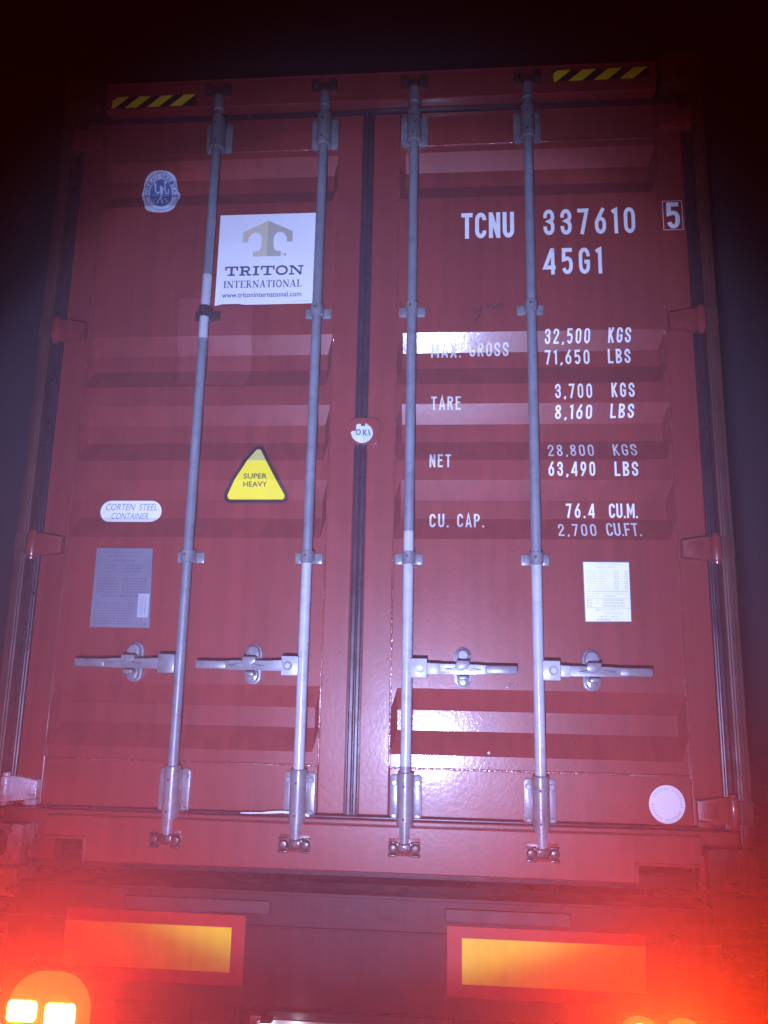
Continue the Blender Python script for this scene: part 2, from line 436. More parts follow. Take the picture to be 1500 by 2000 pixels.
def keeper(x, z, up, parent):
    s2 = 1 if up else -1
    b = MB()
    a, c = sorted((z - s2 * .012, z + s2 * .040)); b.mi = 1; b.box(x - .048, x + .048, -.002, .002, a, c, .001); b.mi = 0
    for sx in (-1, 1):
        b.cyl((x + sx * .035, -.012, z + s2 * .016), (0, -1, 0), .0155, .026, 18, .0135, .003)
        a2, c2 = sorted((x + sx * .021, x + sx * .050))
        a, c = sorted((z + s2 * .033, z + s2 * .039)); b.box(a2, c2, -.022, -.002, a, c, .0015)
        a, c = sorted((z - s2 * .003, z + s2 * .002)); b.box(a2, c2, -.016, -.002, a, c, .0015)
    b.build('cam_keeper', [M['rust'], M['red']], parent, smooth=40)
for i, (x, dr, _, D) in enumerate(BARS):
    lo, hi = LOWLIGHT[i]
    rings = [(.075, R_, 0)]
    if i == 0: rings += [(1.798, R_, 0), (1.7981, R_ + .0004, 1), (1.905, R_ + .0004, 1), (1.938, R_ + .0004, 1), (2.050, R_ + .0004, 1), (2.0501, R_, 0)]
    else: rings += [(lo, R_, 0), (lo + .0001, R_ + .0005, 1), (hi, R_ + .0005, 1), (hi + .0001, R_, 0)]
    rings += [(2.81, R_, 0)]
    b = MB(); b.tube(x, BY, rings, 28)
    B = cont_part(b, 'locking_bar', [M['grey'], M['light']], smooth=30)
    B['label'] = ['outer left locking bar with one repainted light patch', 'inner left locking bar, repainted light grey below', 'inner right locking bar, repainted light grey below', 'outer right locking bar, repainted light grey below'][i]
    cam_end(x, 2.808, True, B); cam_end(x, .098, False, B)
    keeper(x, 2.800, True, HEAD); keeper(x, .104, False, SILL)
    bracket(x, 2.585, 2.712, D, True); bracket(x, .150, .300, D, False)
    guide(x, 1.905, D, M['rust'] if i == 0 else M['fitting']); guide(x, 1.000, D, M['fitting'])
    # handle: hub on the bar, lever, retainer on the door
    z = .638
    hb = MB()
    a, c = sorted((x + dr * .012, x + dr * .066))
    hb.box(a, c, -.016, -.006, z - .032, z + .030, .003); hb.box(a, c, .020, .030, z - .032, z + .030, .003)
    a, c = sorted((x + dr * .010, x + dr * .028)); hb.box(a, c, -.0155, .0295, z - .030, z + .028, .003)
    hb.cyl((x + dr * .044, -.019, z - .001), (0, -1, 0), .0095, .009, 6)
    hb.mi = 1; hb.cyl((x + dr * .044, -.0165, z - .001), (0, -1, 0), .0155, .003, 18); hb.mi = 0
    if i >= 2:
        a, c = sorted((x + dr * .0665, x + dr * (.108 if i == 2 else .098))); hb.box(a, c, -.0115, .003, z - .0205, z + .0155, .003)
    hb.build('handle_hub', [M['light'] if i else M['fitting'], M['fitting']], B, smooth=40)
    L_ = .355
    lv = MB()
    t0, t1 = x + dr * .030, x + dr * L_
    prof_t = [(0, .017, -.018), (.10, .017, -.019), (.24, .014, -.018), (.62, .013, -.017), (.66, .0115, -.0165), (1, .0105, -.0125)]
    pts = [(t0 + (t1 - t0) * t, z + u) for t, u, d_ in prof_t] + [(t0 + (t1 - t0) * t, z + d_) for t, u, d_ in reversed(prof_t)]
    lv.prism(pts if dr > 0 else list(reversed(pts)), -.008, .010, .003)
    xm0, xm1 = sorted((t0 + (t1 - t0) * .28, t0 + (t1 - t0) * .66))
    lv.prism([(xm0, z - .002), (xm0 + .06, z + .0065), (xm1 - .06, z + .0065), (xm1, z - .002), (xm1 - .05, z - .009), (xm0 + .05, z - .009)], -.0125, -.0075, .002)
    a, c = sorted((t0 + (t1 - t0) * .685, t1)); lv.box(a, c, -.0105, .012, z - .0155, z + .0115, .004)
    lv.build('handle', M['fitting'], B, smooth=40)
    cx = [-.769, -.359, .340, .755][i]
    rt = MB()
    n = 10; w2 = .0275
    def stad(zc0, zc1, w2):
        p_ = [(cx + w2 * math.cos(math.pi * k / n), zc1 + w2 * math.sin(math.pi * k / n)) for k in range(n + 1)]
        return p_ + [(cx - w2 * math.cos(math.pi * k / n), zc0 - w2 * math.sin(math.pi * k / n)) for k in range(n + 1)]
    rt.prism(stad(z - .036, z + .042, .0275), YD - .009, YD - .0005, .002)
    rt.prism(stad(z + .018, z + .042, .021), YD - .030, YD - .0085, .004)
    rt.prism(stad(z - .038, z - .028, .020), YD - .028, YD - .0085, .004)
    rt.box(cx - .020, cx + .020, -.0135, YD - .029, z + .013, z + .027, .003)            # catch that hooks over the lever
    rt.prism([(cx - .021, z + .025), (cx - .026, z + .004), (cx - .008, z - .006), (cx + .010, z + .000), (cx + .020, z + .010), (cx + .021, z + .025)], -.0195, -.0138, .002)
    rt.box(cx - .015, cx + .015, -.0135, YD - .027, z - .036, z - .0215, .003)
    rt.cyl((cx, YD - .033, z + .043), (0, -1, 0), .0095, .007, 6); rt.cyl((cx, YD - .0315, z + .043), (0, -1, 0), .0135, .002, 16)
    rt.cyl((cx, YD - .031, z - .044), (0, -1, 0), .009, .007, 6)
    rt.build('handle_retainer', M['fitting'], D, smooth=40)
# ---- hinges
for sx, D in ((-1, DL), (1, DR)):
    for z in (2.650, 1.850, 1.040, .222):
        h = MB()
        P = [(1.060, z - .030), (1.060, z + .030), (1.130, z + .040), (1.180, z + .042), (1.180, z - .040), (1.130, z - .037)]
        h.prism([(sx * a, b) for a, b in P], .026, YD - .0006, .004)
        h.cyl((sx * 1.168, .030, z), (0, 0, 1), .021, .080, 20, None, .003)
        h.cyl((sx * 1.168, .030, z), (0, 0, 1), .0125, .104, 14, None, .002)
        P = [(1.078, z - .020), (1.078, z + .018), (1.122, z + .024), (1.122, z - .022)]
        h.prism([(sx * a, b) for a, b in P], .0225, .027, .0015)
        if z < .5:
            P = [(1.064, z - .062), (1.064, z - .034), (1.105, z - .034), (1.112, z - .062)]
            h.prism([(sx * a, b) for a, b in P], .040, YD - .0006, .002)
        h.build('hinge', M['bare'] if (sx < 0 and z < .5) else M['red'], D, smooth=40)
        l = MB(); a, b = sorted((sx * 1.178, sx * 1.217))
        l.box(a, b, -.002, .03, z - .036, z + .036, .003)
        l.build('hinge_lug', M['bare'] if (sx < 0 and z < .5) else M['postred'], CON)

# ---- strokes: lettering painted on the doors
def arc(cx, cy, rx, ry, a0, a1, n=9):
    return [(cx + rx * math.cos(math.radians(a0 + (a1 - a0) * k / n)), cy + ry * math.sin(math.radians(a0 + (a1 - a0) * k / n))) for k in range(n + 1)]
def glyph(c, t):
    """(width, strokes); a stroke is (points, closed, thickness factor)"""
    w = .47; l, r, b, T = t / 2, .47 - t / 2, t / 2, 1 - t / 2; m = w / 2; rx = (r - l) / 2; ry = .21
    top = arc(m, T - ry, rx, ry, 0, 180); bot = arc(m, b + ry, rx, ry, 180, 360)
    if c in 'O0': return w, [(top + bot, True)]
    if c == 'C': return w, [([(r, .70)] + top + bot + [(r, .30)], False)]
    if c == 'G': return w, [([(r, .66)] + top + bot + [(r, .46), (m, .46)], False)]
    if c == 'U': return w, [([(l, 1)] + bot + [(r, 1)], False)]
    if c == 'S': return w, [([(r, .66)] + arc(m, T - .2, rx, .2, 0, 180) + [(l, .70), (l + .03, .61), (r - .03, .40), (r, .31)] + list(reversed(arc(m, b + .2, rx, .2, 180, 360))) + [(l, .34)], False)]
    if c == '3': return w, [([(l, .67)] + list(reversed(arc(m, T - .2, rx, .2, 0, 180))) + [(r, .66), (r - .05, .57), (m, .53), (r - .05, .48), (r, .39)] + list(reversed(arc(m, b + .2, rx, .2, 180, 360))) + [(l, .34)], False)]
    if c == '2': return w, [([(l, .64)] + list(reversed(arc(m, T - .2, rx, .2, 0, 180))) + [(r, .64), (l + .02, .16), (l + .01, b), (r + t / 2, b)], False)]
    if c == '4': return .52, [([(.40, 0), (.40, T), (.36, T), (t * .45, .27), (.52, .27)], False)]
    if c == '5': return w, [([(r + t / 3, T), (l + .02, T), (l + .01, .56), (m, .60)] + arc(m, .41, rx, .19, 80, 0, 5) + [(r, b + .26)] + list(reversed(arc(m, b + .24, rx, .24, 200, 360))), False)]
    if c == '6': return w, [(arc(m, b + .22, rx, .22, 0, 360, 18)[:-1] if False else [(r, .30), (r, .40)] + arc(m, .42, rx, .17, 0, 180) + [(l, .30)] + bot, True), ([(r - .02, 1), (l + .03, .52), (l, .40)], False)]
    if c == '9': return w, [([(w - x, 1 - y) for x, y in ([(r, .30), (r, .40)] + arc(m, .42, rx, .17, 0, 180) + [(l, .30)] + bot)], True), ([(w - (r - .02), 0), (w - (l + .03), .48), (w - l, .60)], False)]
    if c == '7': return w, [([(0, T), (r, T), (.17, 0)], False)]
    if c == '8': return w, [(arc(m, .755, rx * .92, .755 - .5 - 0 if False else .245 - t / 2, 0, 360, 20)[:-1], True), (arc(m, .27, rx, .27 - t / 2, 0, 360, 20)[:-1], True)]
    if c == '1': return .24, [([(.0, .84), (.24 - t / 2, T - .01), (.24 - t / 2, 0)], False)]
    if c == 'T': return w, [([(0, T), (w, T)], False), ([(m, T - t / 2), (m, 0)], False)]
    if c == 'N': return w, [([(l, 0), (l, 1)], False), ([(r, 0), (r, 1)], False), ([(l, .97), (r, .03)], False)]
    if c == 'M': return .60, [([(l, 0), (l, 1)], False), ([(.60 - l, 0), (.60 - l, 1)], False), ([(l, .97), (.30, .34), (.60 - l, .97)], False)]
    if c == 'A': return w, [([(l * .6, 0), (m, 1), (w - l * .6, 0)], False), ([(.11, .27), (w - .11, .27)], False)]
    if c == 'X': return w, [([(l * .6, 0), (w - l * .6, 1)], False), ([(l * .6, 1), (w - l * .6, 0)], False)]
    if c == 'R': return w, [([(l, 0), (l, 1)], False), ([(l, T), (m, T)] + arc(m, .735, rx, .265 - t / 2, 90, -90) + [(l, .47 + t / 2 - .0)], False), ([(m, .50), (r, 0)], False)]
    if c == 'P': return w, [([(l, 0), (l, 1)], False), ([(l, T), (m, T)] + arc(m, .72, rx, .28 - t / 2, 90, -90) + [(l, .44 + t / 2)], False)]
    if c == 'B': return w, [([(l, 0), (l, 1)], False), ([(l, T), (m, T)] + arc(m, .75, rx * .9, .25 - t / 2, 90, -90) + [(l, .5 + t / 2)], False), ([(l, .53), (m, .53)] + arc(m, .265, rx, .265 - t / 2, 90, -90) + [(l, b)], False)]
    if c == 'K': return w, [([(l, 0), (l, 1)], False), ([(l, .40), (r, 1)], False), ([(l + .10, .54), (r + .01, 0)], False)]
    if c == 'L': return .42, [([(l, 1), (l, b), (.42, b)], False)]
    if c == 'E': return .42, [([(.42, T), (l, T), (l, b), (.42, b)], False), ([(l, .52), (.37, .52)], False)]
    if c == 'F': return .42, [([(.42, T), (l, T), (l, 0)], False), ([(l, .50), (.37, .50)], False)]
    if c == '.': return t * .9, [([(0, t * .45), (t * .9, t * .45)], False)]
    if c == ',': return t * 1.1, [([(t * .95, t * .9), (t * .25, -.07)], False)]
    return .30, []
def ribbon(bm, pts, closed, t, fx, y, mi=0):
    n = len(pts); P = [Vector(p) for p in pts]
    P2 = [P[0]]
    for p in P[1:]:
        if (p - P2[-1]).length > 1e-4: P2.append(p)
    if closed and (P2[0] - P2[-1]).length < 1e-4: P2.pop()
    P = P2; n = len(P); A = []; B_ = []
    for i in range(n):
        d0 = (P[i] - P[i - 1]) if (i or closed) else (P[1] - P[0])
        d1 = (P[(i + 1) % n] - P[i]) if (i < n - 1 or closed) else d0
        d0 = d0.normalized(); d1 = d1.normalized()
        n0 = Vector((-d0.y, d0.x)); n1 = Vector((-d1.y, d1.x)); nn = n0 + n1
        nn = nn.normalized() if nn.length > 1e-3 else n0
        k = t / 2 / max(.45, nn.dot(n0))
        qa, qb = fx(P[i] + nn * k), fx(P[i] - nn * k)
        A.append(Vector((qa[0], y, qa[1]))); B_.append(Vector((qb[0], y, qb[1])))
    for i in range(n if closed else n - 1):
        j = (i + 1) % n; dy = Vector((0, -(i % 7) * 3e-5, 0))          # each piece a hair above the last: never coplanar
        f = bm.faces.new([bm.verts.new(q + dy) for q in (A[i], B_[i], B_[j], A[j])]); f.material_index = mi
def layout(text, t, gap):
    out = []; x = 0
    for c in text:
        w, st = glyph(c, t); out.append((c, x, st)); x += w + gap
    return out, x - gap
def stroke_text(bm, text, X0, X1, Z0, Z1, t=.14, gap=.17, mi=0, y=0.0):
    g, w = layout(text, t, gap)
    sx, sz = (X1 - X0) / w, Z1 - Z0; k = 0
    for c, x, st in g:
        for pts, closed in st:
            ribbon(bm, pts, closed, t, lambda q, x=x: (X0 + (x + q[0]) * sx, Z0 + q[1] * sz), y - (k % 4) * .00012, mi); k += 1
def fin_flat(bm, name, mats, parent, eps=.0030, label=None):
    for f in bm.faces: f.normal_update()
    bmesh.ops.triangulate(bm, faces=[f for f in bm.faces if len(f.verts) > 4])
    conform(bm, eps)
    for f in bm.faces:
        f.normal_update()
        if f.normal.y > 0: f.normal_flip()
    me = bpy.data.meshes.new(name); bm.to_mesh(me); bm.free()
    for m in (mats if isinstance(mats, list) else [mats]): me.materials.append(m)
    o = bpy.data.objects.new(name, me); link(o, parent)
    if label: o['label'] = label
    return o
TEXTS = [('TCNU', 901, 1004, 416, 466, .165, 'white'), ('337610', 1061, 1240, 408, 458, .15, 'white'), ('5', 1301, 1327, 396, 447, .16, 'white'),
         ('45G1', 1061, 1175, 485, 536, .15, 'white'),
         ('32,500', 1064, 1152, 642, 672, .145, 'white'), ('KGS', 1188, 1232, 640, 670, .15, 'white'), ('71,650', 1064, 1151, 684, 712, .145, 'white'), ('LBS', 1187, 1231, 682, 710, .15, 'white'),
         ('MAX.', 842, 900, 672, 699, .14, 'white2'), ('GROSS', 917, 993, 669.5, 696.5, .14, 'white2'),
         ('3,700', 1084, 1156, 750, 778, .145, 'white'), ('KGS', 1194, 1239, 748, 776, .15, 'white'), ('8,160', 1084, 1156, 791, 819, .145, 'white'), ('LBS', 1192, 1238, 789, 817, .15, 'white'),
         ('TARE', 842, 900, 775, 801, .14, 'white2'),
         ('28,800', 1070, 1159, 869, 891, .12, 'white2'), ('KGS', 1197, 1243, 868, 890, .12, 'white2'), ('63,490', 1071, 1162, 902, 930, .15, 'white'), ('LBS', 1200, 1246, 902, 930, .15, 'white'),
         ('NET', 839, 881, 888, 913, .14, 'white2'), ('CU.', 839, 876, 1004, 1030, .14, 'white2'), ('CAP.', 893, 945, 1004, 1030, .14, 'white2'),
         ('76.4', 1105, 1161, 984, 1012, .15, 'white'), ('CU.M.', 1189, 1245, 984, 1012, .15, 'white'), ('2,700', 1090, 1164, 1024, 1047, .12, 'white2'), ('CU.FT.', 1184, 1251, 1022, 1047, .13, 'white2')]
for tx, xl, xr, yt, yb, t, mm in TEXTS:
    ym = (yt + yb) / 2; xm = (xl + xr) / 2
    bm = bmesh.new()
    gap = .10 if tx in ('TCNU', 'CU.M.', 'CU.FT.') else (.26 if len(tx) > 3 and tx[0].isdigit() else .20)
    stroke_text(bm, tx, surf(xl, ym).x, surf(xr, ym).x, surf(xm, yb).z, surf(xm, yt).z, t, gap)
    fin_flat(bm, 'lettering', M[mm], DR, label='white lettering reading ' + tx)
# thin box round the check digit
a, b = surf(1294, 421), surf(1333, 421); z0, z1 = surf(1313, 450).z, surf(1313, 393).z
bm = bmesh.new(); t = .0022
for k, (x0, x1, y0, y1) in enumerate(((a.x, b.x, z0, z0 + t), (a.x, b.x, z1 - t, z1), (a.x, a.x + t, z0 + t, z1 - t), (b.x - t, b.x, z0 + t, z1 - t))):
    bm.faces.new([bm.verts.new((x, 0, z)) for x, z in ((x0, y0), (x1, y0), (x1, y1), (x0, y1))])
fin_flat(bm, 'check_digit_box', M['white2'], DR)
# dark scrawl
bm = bmesh.new()
for k, px in enumerate(([(928, 603), (933, 610), (941, 600)], [(941, 600), (938, 612), (929, 628)], [(949, 592), (953, 602), (960, 593)], [(960, 593), (964, 603), (979, 592), (982, 603)])):
    P = [surf(*p) for p in px]; ribbon(bm, [(p.x, p.z) for p in P], False, .0035, lambda q: q, -.0001 * k)
fin_flat(bm, 'scrawl', M['brown'], DR)

# ---- stickers
def font_text(bm, text, X0, X1, Z0, Z1, mi, y, bold=0.0, shear=0.0, mid=False):
    cu = bpy.data.curves.new('t', 'FONT'); cu.body = text; cu.size = 1; cu.offset = bold; cu.shear = shear; cu.resolution_u = 3
    o = bpy.data.objects.new('t', cu); COL.objects.link(o)
    dg = bpy.context.evaluated_depsgraph_get(); me = o.evaluated_get(dg).to_mesh()
    xs = [v.co.x for v in me.vertices]; ys = [v.co.y for v in me.vertices]
    if xs:
        x0, x1, y0, y1 = min(xs), max(xs), min(ys), max(ys)
        vs2 = [bm.verts.new((X0 + (v.co.x - x0) / (x1 - x0) * (X1 - X0), y, Z0 + (v.co.y - y0) / (y1 - y0) * (Z1 - Z0))) for v in me.vertices]
        for p in me.polygons:
            try: f = bm.faces.new([vs2[k] for k in p.vertices]); f.material_index = mi
            except ValueError: pass
    o.evaluated_get(dg).to_mesh_clear(); bpy.data.objects.remove(o); bpy.data.curves.remove(cu)
def flat(bm, pts, mi, y):
    f = bm.faces.new([bm.verts.new((p[0], y, p[1])) for p in pts]); f.material_index = mi
def rect(bm, x0, x1, z0, z1, mi, y): flat(bm, ((x0, z0), (x1, z0), (x1, z1), (x0, z1)), mi, y)
def rrect(x0, x1, z0, z1, r, n=8):
    o = []
    for cx, cz, a in ((x1 - r, z1 - r, 0), (x0 + r, z1 - r, 90), (x0 + r, z0 + r, 180), (x1 - r, z0 + r, 270)): o += arc(cx, cz, r, r, a, a + 90, n)
    return o
def dashes(bm, x0, x1, z, h, mi, y, mean=.012):
    x = x0
    while x < x1:
        l = min(random.uniform(.4, 1.6) * mean, x1 - x)
        if l > .0015: rect(bm, x, x + l, z, z + h, mi, y)
        x += l + random.uniform(.15, .4) * mean

# lessor sticker
bm = bmesh.new()
X0, X1, Z0, Z1 = -.578, -.211, 1.950, 2.3195
edge = [(X0, Z1), (X0, Z0 - .003), (X0 + .010, Z0 - .002), (X0 + .03, Z0 + .003), (X0 + .09, Z0 + .003), (X0 + .115, Z0 - .001), (X0 + .2, Z0 - .001), (X1, Z0), (X1, Z1)]
flat(bm, edge, 0, 0)
cx = -.394
def lpx(u, v):   # logo pixels of a 1500-wide close-up of this sticker
    return (X0 + (u - 225) / (1168 - 225) * (X1 - X0), Z1 - (v - 195) / (1078 - 195) * (Z1 - Z0))
def logo(sign):
    p = [(706, 262), (462, 372), (462, 474), (515, 474), (520, 430), (545, 392), (580, 376), (615, 382), (640, 410), (648, 440), (645, 510), (636, 545), (612, 563), (570, 565), (570, 616), (706, 614)]
    return [lpx(706 + sign * (706 - u), v) if sign > 0 else lpx(u, v) for u, v in p]
flat(bm, logo(-1), 1, -.0003); flat(bm, logo(1), 2, -.0003)
a = lpx(306, 802); b = lpx(1066, 706)
# slab-serif TRITON
def slab(bm, ch, x, z, w, h, mi, y):
    V, Hh = .24 * h, .17 * h
    R2 = lambda u0, u1, v0, v1, k: rect(bm, x + u0, x + u1, z + v0, z + v1, mi, y - .00008 * k)
    if ch == 'T':
        R2(0, w, h - Hh, h, 0); R2(w / 2 - V / 2, w / 2 + V / 2, 0, h - Hh, 1); R2(w * .22, w * .78, 0, Hh, 2)
        R2(0, Hh, h * .58, h - Hh, 3); R2(w - Hh, w, h * .58, h - Hh, 3)
    elif ch == 'I':
        R2(w / 2 - V / 2, w / 2 + V / 2, Hh, h - Hh, 0); R2(0, w, 0, Hh, 1); R2(0, w, h - Hh, h, 1)
    elif ch == 'R':
        R2(w * .14, w * .14 + V, Hh, h - Hh, 0); R2(0, w * .5, 0, Hh, 1)
        ribbon(bm, [(x, z + h - Hh / 2), (x + w * .6, z + h - Hh / 2)] + [(px, pz) for px, pz in arc(x + w * .60, z + h * .70, w * .22, h * .22, 90, -90)] + [(x + w * .2, z + h * .47)], False, Hh * 1.1, lambda q: q, y - .0002, mi)
        ribbon(bm, [(x + w * .5, z + h * .47), (x + w * .68, z + h * .36), (x + w * .74, z + h * .08), (x + w, z + h * .08)], False, Hh * 1.1, lambda q: q, y - .0003, mi)
    elif ch == 'O':
        ribbon(bm, arc(x + w / 2, z + h / 2, w / 2 - V * .42, h / 2 - Hh * .45, 0, 360, 28)[:-1], True, V * .85, lambda q: q, y, mi)
    elif ch == 'N':
        R2(w * .12, w * .12 + Hh * .8, Hh, h - Hh, 0); R2(w * .78, w * .78 + Hh * .8, Hh * 0, h - Hh, 0); R2(0, w * .36, 0, Hh, 1); R2(w * .62, w, h - Hh, h, 1); R2(0, w * .25, h - Hh, h, 2)
        ribbon(bm, [(x + w * .2, z + h * .95), (x + w * .84, z + h * .05)], False, V * .95, lambda q: q, y - .0003, mi)
u = 306
for ch, u0, u1 in (('T', 306, 433), ('R', 447, 562), ('I', 578, 640), ('T', 655, 790), ('O', 800, 920), ('N', 932, 1070)):
    p = lpx(u0, 800); q = lpx(u1, 708); slab(bm, ch, p[0], p[1], q[0] - p[0], q[1] - p[1], 3, -.0004)
# serif INTERNATIONAL
def serif(bm, ch, x, z, w, h, mi, y):
    V, Hh = .17 * h, .07 * h
    R2 = lambda u0, u1, v0, v1, k=0: rect(bm, x + u0, x + u1, z + v0, z + v1, mi, y - .00008 * k)
    foot = lambda u0, u1, v: R2(u0, u1, v, v + Hh, 2)
    if ch == 'I': R2(w / 2 - V / 2, w / 2 + V / 2, 0, h); foot(w * .1, w * .9, 0); foot(w * .1, w * .9, h - Hh)
    elif ch == 'T': R2(w / 2 - V / 2, w / 2 + V / 2, 0, h); foot(0, w, h - Hh); foot(w * .28, w * .72, 0); R2(0, Hh, h * .75, h, 3); R2(w - Hh, w, h * .75, h, 3)
    elif ch == 'L': R2(w * .15, w * .15 + V, 0, h); foot(0, w, 0); foot(0, w * .5, h - Hh); R2(w - Hh, w, 0, h * .26, 3)
    elif ch == 'E': R2(w * .15, w * .15 + V, 0, h); foot(0, w, 0); foot(0, w, h - Hh); foot(w * .2, w * .75, h * .48); R2(w - Hh, w, 0, h * .24, 3); R2(w - Hh, w, h * .78, h, 3)
    elif ch == 'N': R2(w * .12, w * .12 + Hh, 0, h); R2(w * .82, w * .82 + Hh, 0, h); foot(0, w * .3, 0); foot(w * .68, w, h - Hh); ribbon(bm, [(x + w * .12, z + h * .97), (x + w * .86, z + h * .04)], False, V, lambda q: q, y - .0003, mi)
    elif ch == 'A': ribbon(bm, [(x + w * .14, z), (x + w * .5, z + h)], False, Hh, lambda q: q, y, mi); ribbon(bm, [(x + w * .48, z + h), (x + w * .84, z)], False, V, lambda q: q, y - .0001, mi); foot(0, w * .3, 0); foot(w * .66, w, 0); foot(w * .25, w * .7, h * .3)
    elif ch == 'R':
        R2(w * .15, w * .15 + V, 0, h); foot(0, w * .45, 0)
        ribbon(bm, [(x, z + h - Hh / 2), (x + w * .5, z + h - Hh / 2)] + arc(x + w * .52, z + h * .74, w * .25, h * .23, 90, -90) + [(x + w * .2, z + h * .5)], False, Hh * 1.3, lambda q: q, y - .0002, mi)
        ribbon(bm, [(x + w * .48, z + h * .5), (x + w * .95, z + h * .02)], False, V * .9, lambda q: q, y - .0003, mi)
    elif ch == 'O': ribbon(bm, arc(x + w / 2, z + h / 2, w / 2 - V / 2, h / 2 - Hh / 2, 0, 360, 24)[:-1], True, V * .75, lambda q: q, y, mi)
ws = {'I': .42, 'N': 1.0, 'T': .85, 'E': .8, 'R': .9, 'A': .95, 'O': .95, 'L': .8}
word = 'INTERNATIONAL'; tot = sum(ws[c] for c in word) + .12 * (len(word) - 1); u = 300
for c in word:
    k = (1060 - 300) / tot; p = lpx(u, 917); q = lpx(u + ws[c] * k, 848); serif(bm, c, p[0], p[1], q[0] - p[0], q[1] - p[1], 3, -.0004); u += (ws[c] + .12) * k
p = lpx(290, 1010); q = lpx(1060, 960); font_text(bm, 'www.tritoninternational.com', p[0], q[0], p[1], q[1], 3, -.0004, .012)
p = lpx(848, 610); q = lpx(894, 588); font_text(bm, 'TM', p[0], q[0], p[1], q[1], 4, -.0004, .01)
p = lpx(980, 1058); q = lpx(1135, 1052); dashes(bm, p[0], q[0], p[1], q[1] - p[1], 4, -.0004, .006)
fin_flat(bm, 'lessor_sticker', [M['stick'], M['gold'], M['gold2'], M['ink'], M['inkgrey']], DL, label='white square sticker with a gold T logo and TRITON INTERNATIONAL')

# CORTEN STEEL oval
bm = bmesh.new()
a, b, c, d = surf(197, 999).x, surf(316, 999).x, surf(256, 1019.5).z, surf(256, 978.5).z
flat(bm, rrect(a, b, c, d, (d - c) / 2 - .0005, 10), 0, 0); w_ = b - a; h_ = d - c
font_text(bm, 'CORTEN  STEEL', a + .085 * w_, b - .07 * w_, c + .55 * h_, c + .86 * h_, 1, -.0004, .0, .22); font_text(bm, 'CONTAINER', a + .19 * w_, b - .21 * w_, c + .14 * h_, c + .43 * h_, 1, -.0004, .0, .22)
fin_flat(bm, 'steel_grade_sticker', [M['stick'], M['inkmid']], DL, label='white pill-shaped sticker reading CORTEN STEEL CONTAINER')

# SUPER HEAVY triangle
def rtri(c, k, r):
    P = [tuple(surf(*p).xz) for p in ((441, 976), (561, 976), (507, 873))]
    gx, gz = sum(p[0] for p in P) / 3, sum(p[1] for p in P) / 3
    P = [(gx + (x - gx) * k, gz + (z - gz) * k) for x, z in P]; out = []
    for i, (x, z) in enumerate(P):
        a_, b_ = Vector(P[i - 1]) - Vector((x, z)), Vector(P[(i + 1) % 3]) - Vector((x, z))
        a_.normalize(); b_.normalize(); h2 = math.acos(a_.dot(b_)) / 2; bis = (a_ + b_).normalized()
        cc = Vector((x, z)) + bis * (r / math.sin(h2)); t_ = r / math.tan(h2)
        s0 = Vector((x, z)) + a_ * t_ - cc; s1 = Vector((x, z)) + b_ * t_ - cc
        for q in range(7):
            v = s0.lerp(s1, q / 6).normalized() * r; out.append((cc.x + v.x, cc.y + v.y))
    return out
TX = lambda u: surf(u, 940).x
TZ = lambda v: surf(500, v).z
bm = bmesh.new(); flat(bm, rtri(0, 1.20, .022), 1, 0)
f0 = rtri(0, 1.0, .011)
low = [p for p in f0]
flat(bm, f0, 0, -.0006)
font_text(bm, 'SUPER', TX(476), TX(522), TZ(935.5), TZ(925.3), 2, -.0014, .012); font_text(bm, 'HEAVY', TX(475.5), TX(522), TZ(951.3), TZ(941), 2, -.0014, .012)
bmesh.ops.bisect_plane(bm, geom=bm.verts[:] + bm.edges[:] + bm.faces[:], dist=1e-6, plane_co=(0, 0, 1.349), plane_no=(0, 0, 1))
for f in bm.faces:
    if f.material_index == 0 and f.calc_center_median().z > 1.3491: f.material_index = 3  # tip recoloured paler for the light on the slope it bends onto
fin_flat(bm, 'warning_triangle', [M['yellow'], M['brown'], M['black'], M['palyel']], DL, eps=.0036, label='yellow triangle sticker reading SUPER HEAVY')

# classification emblem
bm = bmesh.new()
def epx(u, v):
    P = surf(260 + u / 12.5, 320 + v / 12.5); return (P.x, P.z)
def E(pts): return [epx(*p) for p in pts]
out = [(300, 1090), (285, 1000), (262, 900), (235, 890), (222, 800), (245, 700), (272, 600), (278, 500), (310, 400), (370, 300), (450, 220), (560, 180), (690, 170), (820, 185), (930, 225), (1020, 310), (1068, 400), (1062, 430), (1085, 560), (1105, 680), (1140, 730), (1165, 780), (1150, 850), (1120, 880), (1090, 930), (1030, 1060), (960, 1130), (850, 1180), (700, 1200), (540, 1195), (400, 1170), (330, 1130)]
flat(bm, E(out), 0, 0)
ring = [(690 + 400 * math.cos(t) * (1 if math.sin(t) < 0 else 1.0), 760 + (530 if math.sin(t) < 0 else 380) * math.sin(t)) for t in [6.2832 * k / 40 for k in range(40)]]
ribbon(bm, E(ring), True, .0024, lambda q: q, -.0003, 1)
core = [(690 + 270 * math.cos(t), 770 + (385 if math.sin(t) < 0 else 290) * math.sin(t)) for t in [6.2832 * k / 36 for k in range(36)]]
flat(bm, E(core), 1, -.0004)
y_ = -.0008
for pts, th in (([(700, 600), (705, 740)], 70), ([(705, 730), (640, 880), (590, 990)], 42), ([(700, 740), (690, 860), (730, 985)], 42), ([(690, 680), (610, 740), (560, 680), (550, 590)], 34), ([(715, 660), (790, 610), (790, 520), (770, 480)], 36)):
    ribbon(bm, E(pts), False, th / 12.5 / 560 * .95, lambda q: q, y_, 2); y_ -= .0001
flat(bm, E(arc(695, 590, 34, 40, 0, 360, 12)[:-1]), 2, y_); y_ -= .0001
flat(bm, E([(545, 460), (580, 520), (570, 590), (535, 590), (520, 520)]), 2, y_); y_ -= .0001
